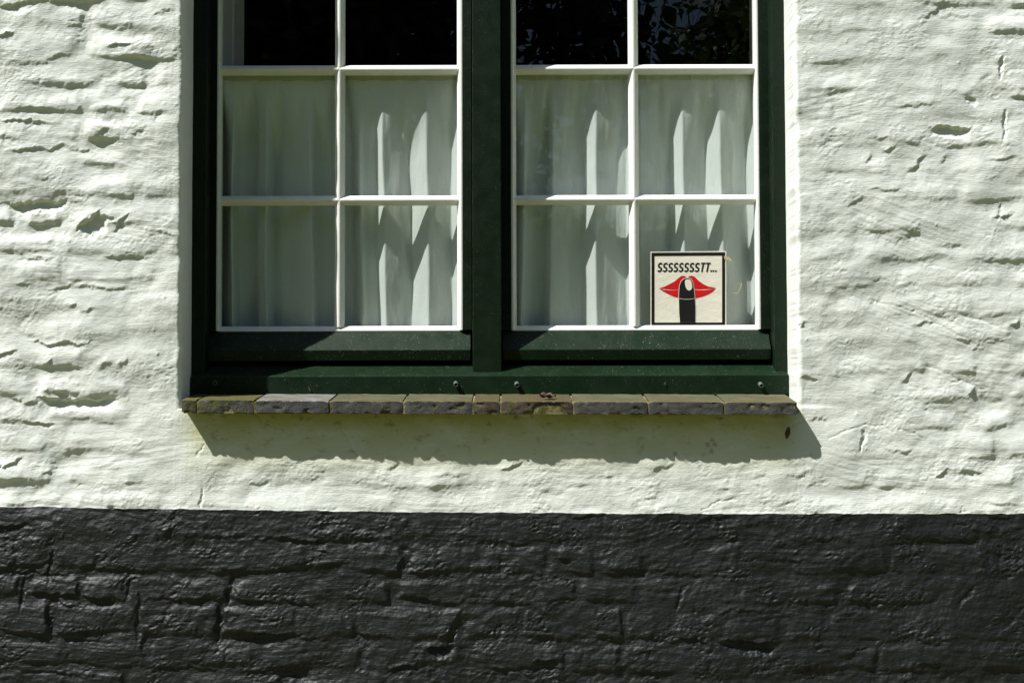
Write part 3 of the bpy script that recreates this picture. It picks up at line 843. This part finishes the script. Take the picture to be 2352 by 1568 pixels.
poster = flat('poster', zp([(400, 222), (1588, 210), (1590, 1382), (400, 1384)]), 0.0012, M_PAPER, None, 0.0005)
tag(poster, 'square hush poster with red lips and black finger in bottom right pane', 'poster')
for bar in ([(416, 238), (1570, 230), (1570, 282), (416, 290)], [(416, 1332), (1570, 1330), (1570, 1372), (416, 1374)],
            [(416, 288), (462, 288), (462, 1334), (416, 1334)], [(1523, 280), (1570, 280), (1570, 1332), (1523, 1332)]):
    flat('border', zp(bar), 0.0008, M_INK, poster)
lipU_l = [(532, 793), (600, 775), (690, 735), (780, 685), (850, 625), (880, 603), (915, 597), (945, 606), (973, 636), (973, 812), (845, 816), (720, 814), (620, 804)]
lipU_r = [(977, 636), (1005, 606), (1045, 598), (1080, 607), (1110, 630), (1160, 680), (1230, 730), (1310, 767), (1430, 790), (1360, 800), (1250, 808), (1150, 811), (1080, 806), (977, 804)]
lipL_l = [(540, 802), (620, 818), (720, 826), (845, 824), (973, 822), (973, 955), (845, 944), (760, 922), (680, 888), (600, 842)]
lipL_r = [(977, 822), (1085, 818), (1150, 824), (1250, 824), (1340, 812), (1422, 797), (1380, 846), (1310, 888), (1210, 928), (1095, 951), (977, 956)]
for l in (lipU_l, lipU_r, lipL_l, lipL_r): flat('lip', zp(l), 0.0008, M_RED, poster)
fin = [(863, 1328), (851, 1180), (846, 1000), (845, 900), (855, 760), (880, 690), (920, 650), (980, 636), (1030, 648), (1058, 690), (1075, 770), (1088, 870), (1096, 960), (1102, 1100), (1101, 1328)]
halo = [(855, 1328), (843, 1180), (838, 1000), (838, 890), (848, 755), (874, 684), (916, 642), (980, 628), (1034, 640), (1064, 686), (1082, 768), (1095, 870), (1103, 960), (1108, 1100), (1107, 1328)]
flat('finger_outline', zp(halo), 0.0005, M_PAPER, poster)
flat('finger', zp(fin), 0.0002, M_INK, poster)
nail = [(938, 680), (958, 660), (990, 654), (1020, 662), (1040, 690), (1052, 740), (1054, 785), (1038, 815), (1006, 832), (975, 818), (952, 780), (940, 725)]
flat('finger_nail', zp(nail), -0.0001, M_PAPER, poster)
flat('finger_line', zp([(848, 950), (910, 962), (1000, 965), (1094, 952), (1094, 957), (1000, 970), (910, 967), (848, 956)]), -0.0001, M_PAPER, poster)
# lettering, drawn stroke by stroke: heavy slanted capitals
def ribbon(pts, wd):
    L, Rr = [], []
    for i, (a, b) in enumerate(pts):
        p0 = pts[max(i - 1, 0)]; p1 = pts[min(i + 1, len(pts) - 1)]
        dx, dy = p1[0] - p0[0], p1[1] - p0[1]; ln = math.hypot(dx, dy) or 1
        nx_, ny_ = -dy / ln * wd / 2, dx / ln * wd / 2
        L.append((a + nx_, b + ny_)); Rr.append((a - nx_, b - ny_))
    return L, Rr
def strip(name, pts, wd, depth, mat, parent):
    L, Rr = ribbon(pts, wd)
    v, f = [], []
    n = len(L)
    for (a, b) in L + Rr: v.append(P(*Zp(a, b), 0.1886) + Vector((0, depth, 0)))
    for (a, b) in L + Rr: v.append(P(*Zp(a, b), 0.1886) + Vector((0, depth + 0.0001, 0)))
    for i in range(n - 1):
        f += [(i, i + 1, n + i + 1, n + i), (2 * n + i, 3 * n + i, 3 * n + i + 1, 2 * n + i + 1)]
    return mesh_py(name, v, f, mat, parent)
def S_pts(cx, slant=0.17):
    # unit S, x -1..1, y 0 (top) .. 1 (bottom)
    arc = []
    for k in range(0, 13):
        t = R(-25 - k * (245 / 12))
        arc.append((0.86 * math.cos(t), 0.255 + 0.255 * math.sin(t)))
    lo = []
    for k in range(1, 13):
        t = R(-90 + k * (245 / 12) + 0)
        lo.append((0.92 * math.cos(t), 0.765 + 0.235 * math.sin(t)))
    pts = arc + lo
    out = []
    for (a, b) in pts:
        y = 406 + b * 124
        out.append((cx + a * 30 + (468 - y) * slant, y))
    return out
for i in range(8):
    strip('letter', S_pts(549 + i * 83.6), 26, 0.0008, M_INK, poster)
for cx in (1217, 1297):
    sl_ = 0.17
    strip('letter', [(cx - 36 + 13, 405), (cx + 36 + 13, 405)], 24, 0.0008, M_INK, poster)
    strip('letter', [(cx + 12, 416), (cx - 12, 540)], 25, 0.00075, M_INK, poster)
for cx in (1352, 1387, 1425):
    strip('letter', [(cx + 1, 511), (cx - 2, 538)], 25, 0.0008, M_INK, poster)
# curled bits of adhesive tape
k = N('old_tape')
tr = k.n('ShaderNodeBsdfTransparent'); df = k.n('ShaderNodeBsdfPrincipled'); df.inputs['Base Color'].default_value = (0.62, 0.55, 0.30, 1); df.inputs['Roughness'].default_value = 0.3
ms = k.n('ShaderNodeMixShader'); ms.inputs[0].default_value = 0.55
k.l(tr.outputs[0], ms.inputs[1]); k.l(df.outputs[0], ms.inputs[2]); k.l(ms.outputs[0], k.out.inputs[0])
M_TAPE = k.m
tp = flat('tape', zp([(1548, 285), (1575, 300), (1625, 292), (1660, 335), (1692, 372), (1640, 365), (1600, 345), (1585, 372), (1555, 330)]), 0.0003, M_TAPE, poster)
tp2 = flat('tape_remnant', zp([(1625, 874), (1775, 878), (1838, 735), (1830, 706), (1770, 740), (1822, 728), (1768, 868), (1625, 868)]), -0.0001, M_TAPE, None)
tag(tp2, 'faint yellowed tape outline left on the pane beside the poster', 'tape')

# --------------------------------------------------------------- brick window sill
sill = empty('window_sill')
tag(sill, 'projecting sill of mossy blue-grey bricks under the window', 'window sill', kind='thing')
SP = -0.040
seams = [417, 452, 585, 757, 927, 1086, 1149, 1316, 1489, 1663, 1831]
mats = {}
blue = (0.085, 0.085, 0.092)
def smat(kind):
    if kind not in mats:
        d = {'mossy': ((0.048, 0.046, 0.040), (0.075, 0.066, 0.020), (0.095, 0.085, 0.03), 0.75), 'pale': ((0.050, 0.050, 0.049), (0.21, 0.21, 0.215), (0.10, 0.088, 0.05), 0.3),
             'olive': ((0.047, 0.046, 0.042), (0.060, 0.057, 0.020), (0.115, 0.110, 0.066), 0.32), 'brown': ((0.052, 0.040, 0.030), (0.085, 0.062, 0.032), (0.07, 0.06, 0.026), 0.5)}[kind]
        mats[kind] = mat_sill_brick('sill_brick_' + kind, *d)
    return mats[kind]
kinds = ['mossy', 'mossy', 'pale', 'olive', 'olive', 'brown', 'brown', 'olive', 'olive', 'olive']
yb = 0.112
def front_row(px): return np.interp(px, [417, 1831], [918.5, 924.0])
srng = np.random.RandomState(3)
for i in range(len(seams) - 1):
    a, b = seams[i], seams[i + 1]
    gap = 2.9
    xa = P(a + (gap if i else 0), 930, SP).x; xb = P(b - (gap if i < len(seams) - 2 else 0), 930, SP).x
    zf0, zf1 = P(a, front_row(a), SP).z, P(b, front_row(b), SP).z
    zk0, zk1 = P(a, 904.5, 0.100).z, P(b, 905.5, 0.100).z
    nxs = max(6, int((xb - xa) / 0.004)); nys, nzs = 26, 9
    thick = 0.0265 + srng.uniform(-.0008, .0008); dz = srng.uniform(-.0008, .0008); dy = srng.uniform(-.0012, .0012)
    # section: bottom back -> bottom front -> top front -> top back
    sec = []
    for k_ in range(8): sec.append((yb + (SP - yb) * k_ / 8.0, 0.0))
    for k_ in range(nzs): sec.append((SP, k_ / float(nzs)))
    for k_ in range(nys + 1): sec.append((SP + (yb - SP) * k_ / nys, 1.0))
    V, Fc = [], []
    ns = len(sec)
    for ix in range(nxs + 1):
        t = ix / nxs
        x = xa + (xb - xa) * t
        zf = zf0 + (zf1 - zf0) * t + dz; zk = zk0 + (zk1 - zk0) * t
        for (yy, hh) in sec:
            s_ = (yy - SP) / (0.100 - SP)
            top = zf + (zk - zf) * s_
            bot = zf - thick - 0.002 + (0.015 if (hh == 0.0 and yy > SP + 1e-6) else 0.0)
            z = bot + (top - bot) * hh
            V.append([x, yy + dy, z])
    V = np.array(V)
    # rounding, chips and pitted faces
    X, Yv, Zv = V[:, 0], V[:, 1], V[:, 2]
    n1 = fbm(X / 0.03 + i * 9, Zv / 0.02 + Yv / 0.02, 201, 3, .55)
    n2 = fbm(X / 0.011, Zv / 0.009 + Yv / 0.012 + i * 5, 211, 2, .55)
    fr = np.exp(-((Yv - dy - SP) / 0.006) ** 2)
    endd = np.minimum(X - xa, xb - X)
    corner = np.exp(-(endd / 0.006) ** 2)
    V[:, 1] += fr * (0.0008 * n1 + 0.0005 * n2 + 0.0018 * corner + 0.0022 * np.clip(n1 - 0.42, 0, 1) * 2)
    hh = np.tile(np.array([s_[1] for s_ in sec]), nxs + 1)
    botm = fr * (1 - hh) ** 2
    V[:, 2] += botm * (0.0025 * np.clip(n1, 0, 1) * 2 + 0.001 * n2 + .0005)
    V[:, 2] -= fr * (hh > 0.99) * (0.0005 + 0.003 * np.clip(n2 - 0.2, 0, 1) + 0.0018 * corner)
    V[:, 2] += (hh > 0.99) * (1 - fr) * 0.0007 * n1
    if i == 1:     # knocked-out notch in the lower edge
        V[:, 2] += botm * 0.013 * np.exp(-((X - P(527, 940, SP).x) / 0.006) ** 4)
    if i == 6:     # long broken lower edge with moss above it
        V[:, 2] += botm * 0.012 * np.exp(-((X - P(1262, 940, SP).x) / 0.035) ** 4)
        V[:, 1] += fr * (1 - hh) * 0.010 * np.exp(-((X - P(1262, 940, SP).x) / 0.035) ** 4)
    for ix in range(nxs):
        for k_ in range(ns):
            a_ = ix * ns + k_; b_ = ix * ns + (k_ + 1) % ns
            Fc.append((a_, b_, b_ + ns, a_ + ns))
    Fc.append(tuple(range(ns))); Fc.append(tuple(range(nxs * ns + ns - 1, nxs * ns - 1, -1)))
    br = mesh_py('brick', V.tolist(), Fc, smat(kinds[i]), sill)
    br.data.polygons.foreach_set('use_smooth', [len(p.vertices) == 4 for p in br.data.polygons])
    es = br.modifiers.new('edges', 'EDGE_SPLIT'); es.split_angle = R(50)
za, zb_ = P(417, 922, SP).z, P(1831, 926, SP).z
xa, xb = P(421, 930, SP).x, P(1827, 930, SP).x
zka, zkb = P(417, 905, 0.1).z, P(1831, 906, 0.1).z
mv, mf = [], []
for (x, zf, zk) in ((xa, za, zka), (xb, zb_, zkb)):
    mv += [(x, SP + .0030, zf - .0262), (x, SP + .0025, zf - .0006), (x, yb, zk - .002), (x, yb, zf - .0262)]
mf = [(0, 1, 2, 3), (7, 6, 5, 4), (0, 4, 5, 1), (1, 5, 6, 2), (2, 6, 7, 3), (3, 7, 4, 0)]
km = N('sill_mortar_moss')
mm = km.mix(km.ramp(km.noise(km.pos(), 40, 5, .65), .40, .6), (0.24, 0.21, 0.11), (0.07, 0.068, 0.018))
km.bsdf(mm, 0.9, km.bump(km.noise(km.pos(), 300, 4), .8, .002), spec=.2)
mesh_py('mortar', mv, mf, km.m, sill)

# --------------------------------------------------------------- little things
kl = N('dry_leaf')
kl.bsdf(kl.mix(kl.ramp(kl.noise(kl.objc(), 160, 4), .35, .65), (0.045, 0.024, 0.014), (0.09, 0.050, 0.024)), 0.7)
M_LEAF = kl.m
kl = N('orange_leaf')
kl.bsdf(kl.mix(kl.ramp(kl.noise(kl.objc(), 120, 4), .4, .6), (0.13, 0.062, 0.014), (0.07, 0.038, 0.012)), 0.6)
M_LEAF2 = kl.m
def leaf(name, length, width, curl, crumple, seed, mat):
    n, m_ = 15, 9
    v, f = [], []
    for i in range(n):
        t = i / (n - 1)
        wd = width * (math.sin(math.pi * t) ** 0.75) * 0.5 + 0.0002
        for j in range(m_):
            s = j / (m_ - 1) * 2 - 1
            jag = 1 + 0.10 * math.sin(i * 2.4 + seed)
            x = (t - 0.5) * length; y = s * wd * jag
            z = curl * (s * s) * wd * 0.9 + crumple * math.sin(i * 1.1 + seed + 2 * s) * length * 0.05 + crumple * (t - 0.5) ** 2 * length * 0.5
            v.append((x, y, z))
    for i in range(n - 1):
        for j in range(m_ - 1):
            f.append((i * m_ + j, i * m_ + j + 1, (i + 1) * m_ + j + 1, (i + 1) * m_ + j))
    o = mesh_py(name, v, f, mat, None, smooth=True)
    s_ = o.modifiers.new('thickness', 'SOLIDIFY'); s_.thickness = 0.0004
    return o
lf = leaf('dry_leaf', 0.042, 0.022, 0.9, 1.0, 1.0, M_LEAF)
pz = P(1256, 917, 0.0)
lf.location = (pz.x, 0.0, pz.z + 0.004); lf.rotation_euler = (R(14), R(3), R(8))
tag(lf, 'crumpled brown dry leaf lying on the brick sill', 'leaf')
st = leaf('stalk', 0.016, 0.003, 0.4, 0.6, 2.0, M_LEAF2); st.parent = lf; st.location = (-0.024, -0.004, 0.0)
ph = P(1807, 993, -0.008)
lh = leaf('dry_leaf', 0.029, 0.012, 0.7, 0.5, 3.0, M_LEAF2)
lh.location = (ph.x, -0.016, ph.z); lh.rotation_euler = (R(90), R(-78), 0)
tag(lh, 'orange-brown leaf hanging on the wall under the right end of the sill', 'leaf')
hz = [(711, 893, .0115, 70), (729, 884, .006, 60), (1527, 880, .008, -55), (1011, 893, .006, 40), (655, 872, .006, 80)]
for i, (a, b, ln, an) in enumerate(hz):
    q = P(a, b, S_FRONT)
    o = leaf('seed_husk', ln, ln * 0.3, 0.8, 0.4, i, M_LEAF2)
    o.location = (q.x, S_FRONT - 0.0022, q.z); o.rotation_euler = (R(90), R(an), 0)
    tag(o, ['largest brown husk stuck on the green frame sill, left', 'small husk high on the frame sill beside the largest husk', 'thin curved husk stuck between the right drain tubes',
            'small husk low on the frame sill, left of the drain tubes', 'tiny husk at the edge of the left shadow on the frame sill'][i], 'husk', 'plant husks stuck on the frame sill')

# --------------------------------------------------------------- the courtyard in front (seen in the panes, lights the shade)
def sheet(name, x0, x1, y0, y1, z, mat):
    return tag(mesh_py(name, [(x0, y0, z), (x1, y0, z), (x1, y1, z), (x0, y1, z)], [(0, 1, 2, 3)], mat), kind='structure')
kg = N('lawn_grass')
kg.bsdf(kg.mix(kg.ramp(kg.noise(kg.pos(), 1.5, 6), .3, .7), (0.075, 0.095, 0.012), (0.12, 0.135, 0.018)), 0.9, kg.bump(kg.noise(kg.pos(), 60, 4), 1, .03), spec=.1)
sheet('lawn', -150, 150, -150, 0.6, -0.03, kg.m)
kc = N('cobble_path')
kc.bsdf(kc.mix(kc.ramp(kc.noise(kc.pos(), 9, 5), .3, .7), (0.12, 0.11, 0.07), (0.17, 0.155, 0.10)), 0.85, kc.bump(kc.noise(kc.pos(), 22, 4), 1, .02), spec=.2)
sheet('path', -30, 30, -1.3, -0.005, -0.024, kc.m)

M_BARK = mat_simple('bark', (0.09, 0.075, 0.055), 0.9, 0.2)
kf = N('tree_leaves')
base = kf.mix(kf.ramp(kf.noise(kf.pos(), 0.8, 4), .3, .7), (0.035, 0.07, 0.014), (0.07, 0.11, 0.025))
pf = kf.n('ShaderNodeBsdfPrincipled'); kf.l(base, pf.inputs[0]); pf.inputs['Roughness'].default_value = .55
tf = kf.n('ShaderNodeBsdfTranslucent'); kf.l(base, tf.inputs[0])
mf_ = kf.n('ShaderNodeMixShader'); mf_.inputs[0].default_value = .3
kf.l(pf.outputs[0], mf_.inputs[1]); kf.l(tf.outputs[0], mf_.inputs[2]); kf.l(mf_.outputs[0], kf.out.inputs[0])
M_FOL = kf.m
def crown_mesh(seed):
    r = np.random.RandomState(seed)
    nc = 46
    c = r.normal(0, 1, (nc, 3)); c /= np.linalg.norm(c, axis=1, keepdims=True)
    c *= r.uniform(0.35, 1.0, (nc, 1)) * np.array([2.9, 2.7, 3.3])
    nl = 26000
    k_ = r.randint(0, nc, nl)
    p = c[k_] + r.normal(0, 0.42, (nl, 3))
    a = r.normal(0, 1, (nl, 3)); a /= np.linalg.norm(a, axis=1, keepdims=True)
    b = np.cross(a, r.normal(0, 1, (nl, 3))); b /= np.linalg.norm(b, axis=1, keepdims=True)
    s = r.uniform(0.06, 0.13, (nl, 1))
    V = np.stack([p - a * s, p + b * s * .55, p + a * s, p - b * s * .55], 1).reshape(-1, 3)
    q = np.arange(nl * 4).reshape(-1, 4)
    me = bpy.data.meshes.new('crown'); me.from_pydata(V.tolist(), [], q.tolist()); me.update()
    me.materials.append(M_FOL)
    return me
def trunk_mesh():
    bm = bmesh.new()
    def limb(a, b, r0, r1, n=9):
        a, b = Vector(a), Vector(b); d = (b - a).normalized(); u = d.orthogonal().normalized(); v = d.cross(u)
        rings = []
        for t in np.linspace(0, 1, 6):
            c = a.lerp(b, t) + u * 0.06 * math.sin(t * 5)
            rr_ = r0 + (r1 - r0) * t
            rings.append([bm.verts.new(c + (u * math.cos(2 * math.pi * k / n) + v * math.sin(2 * math.pi * k / n)) * rr_) for k in range(n)])
        for p_, q_ in zip(rings[:-1], rings[1:]):
            for k in range(n): bm.faces.new((p_[k], p_[(k + 1) % n], q_[(k + 1) % n], q_[k]))
    limb((0, 0, -0.1), (0.1, 0.05, 4.2), .26, .16)
    for k in range(6):
        an = k * 1.05
        limb((0.1, 0.05, 3.0 + .25 * k), (2.0 * math.cos(an), 2.0 * math.sin(an), 5.4 + .35 * k), .10, .03)
    me = bpy.data.meshes.new('trunk'); bm.to_mesh(me); bm.free(); me.materials.append(M_BARK)
    return me
crowns = [crown_mesh(1), crown_mesh(2)]; tmesh = trunk_mesh()
tl = ['tree at the left end of the row mirrored in the panes', 'second tree from the left mirrored in the panes', 'middle tree of the row mirrored in the panes', 'fourth tree from the left mirrored in the panes', 'tree at the right end of the row mirrored in the panes', 'far tree behind the gap of the mirrored row, left', 'far tree behind the gap of the mirrored row, right']
for i, (x, y, s) in enumerate([(-10.5, -15.5, 1.1), (-5.6, -14.0, 1.15), (-2.4, -13.5, 1.2), (6.5, -15.5, 1.12), (10.2, -14.5, 1.2), (-8, -21, 1.3), (6.9, -22, 1.35)]):
    t = empty('courtyard_tree'); t.location = (x, y, 0); t.scale = (s, s, s); t.rotation_euler = (0, 0, i * 1.3)
    tag(t, tl[i], 'tree', 'courtyard trees opposite the window')
    link('trunk', tmesh, None, t)
    cr_ = link('crown', crowns[i % 2], None, t); cr_.location = (0, 0, 5.2)

def hedge(x0, x1, y, h, label, seed):
    root = empty('added_hedge')  # unseen hedge, added to keep the bright horizon out of the panes
    tag(root, label, 'hedge', 'added hedges that screen off the bright horizon')
    box('core', x0, x1, y - 0.9, y - 0.25, -0.05, h - 0.2, M_FOL, root, 0)
    r = np.random.RandomState(seed); nl = 16000
    p = np.stack([r.uniform(x0, x1, nl), y + r.normal(-0.2, 0.16, nl), r.uniform(0, 1, nl) ** 0.9 * h + r.normal(0, .12, nl)], 1)
    a = r.normal(0, 1, (nl, 3)); a /= np.linalg.norm(a, axis=1, keepdims=True)
    b = np.cross(a, r.normal(0, 1, (nl, 3))); b /= np.linalg.norm(b, axis=1, keepdims=True)
    s = r.uniform(0.10, 0.2, (nl, 1))
    V = np.stack([p - a * s, p + b * s * .6, p + a * s, p - b * s * .6], 1).reshape(-1, 3)
    me = bpy.data.meshes.new('leaves'); me.from_pydata(V.tolist(), [], np.arange(nl * 4).reshape(-1, 4).tolist()); me.update()
    link('leaves', me, M_FOL, root)
hedge(-26, 0, -24.5, 5.0, 'tall hedge added on the left to hide the bright horizon behind the mirrored trees', 5)
hedge(0.01, 26, -24.5, 5.0, 'tall hedge added on the right to hide the bright horizon behind the mirrored trees', 6)

scene.render.engine = 'CYCLES'
try:
    scene.cycles.max_bounces = 10; scene.cycles.transparent_max_bounces = 16
    scene.cycles.sample_clamp_indirect = 8
except Exception:
    pass
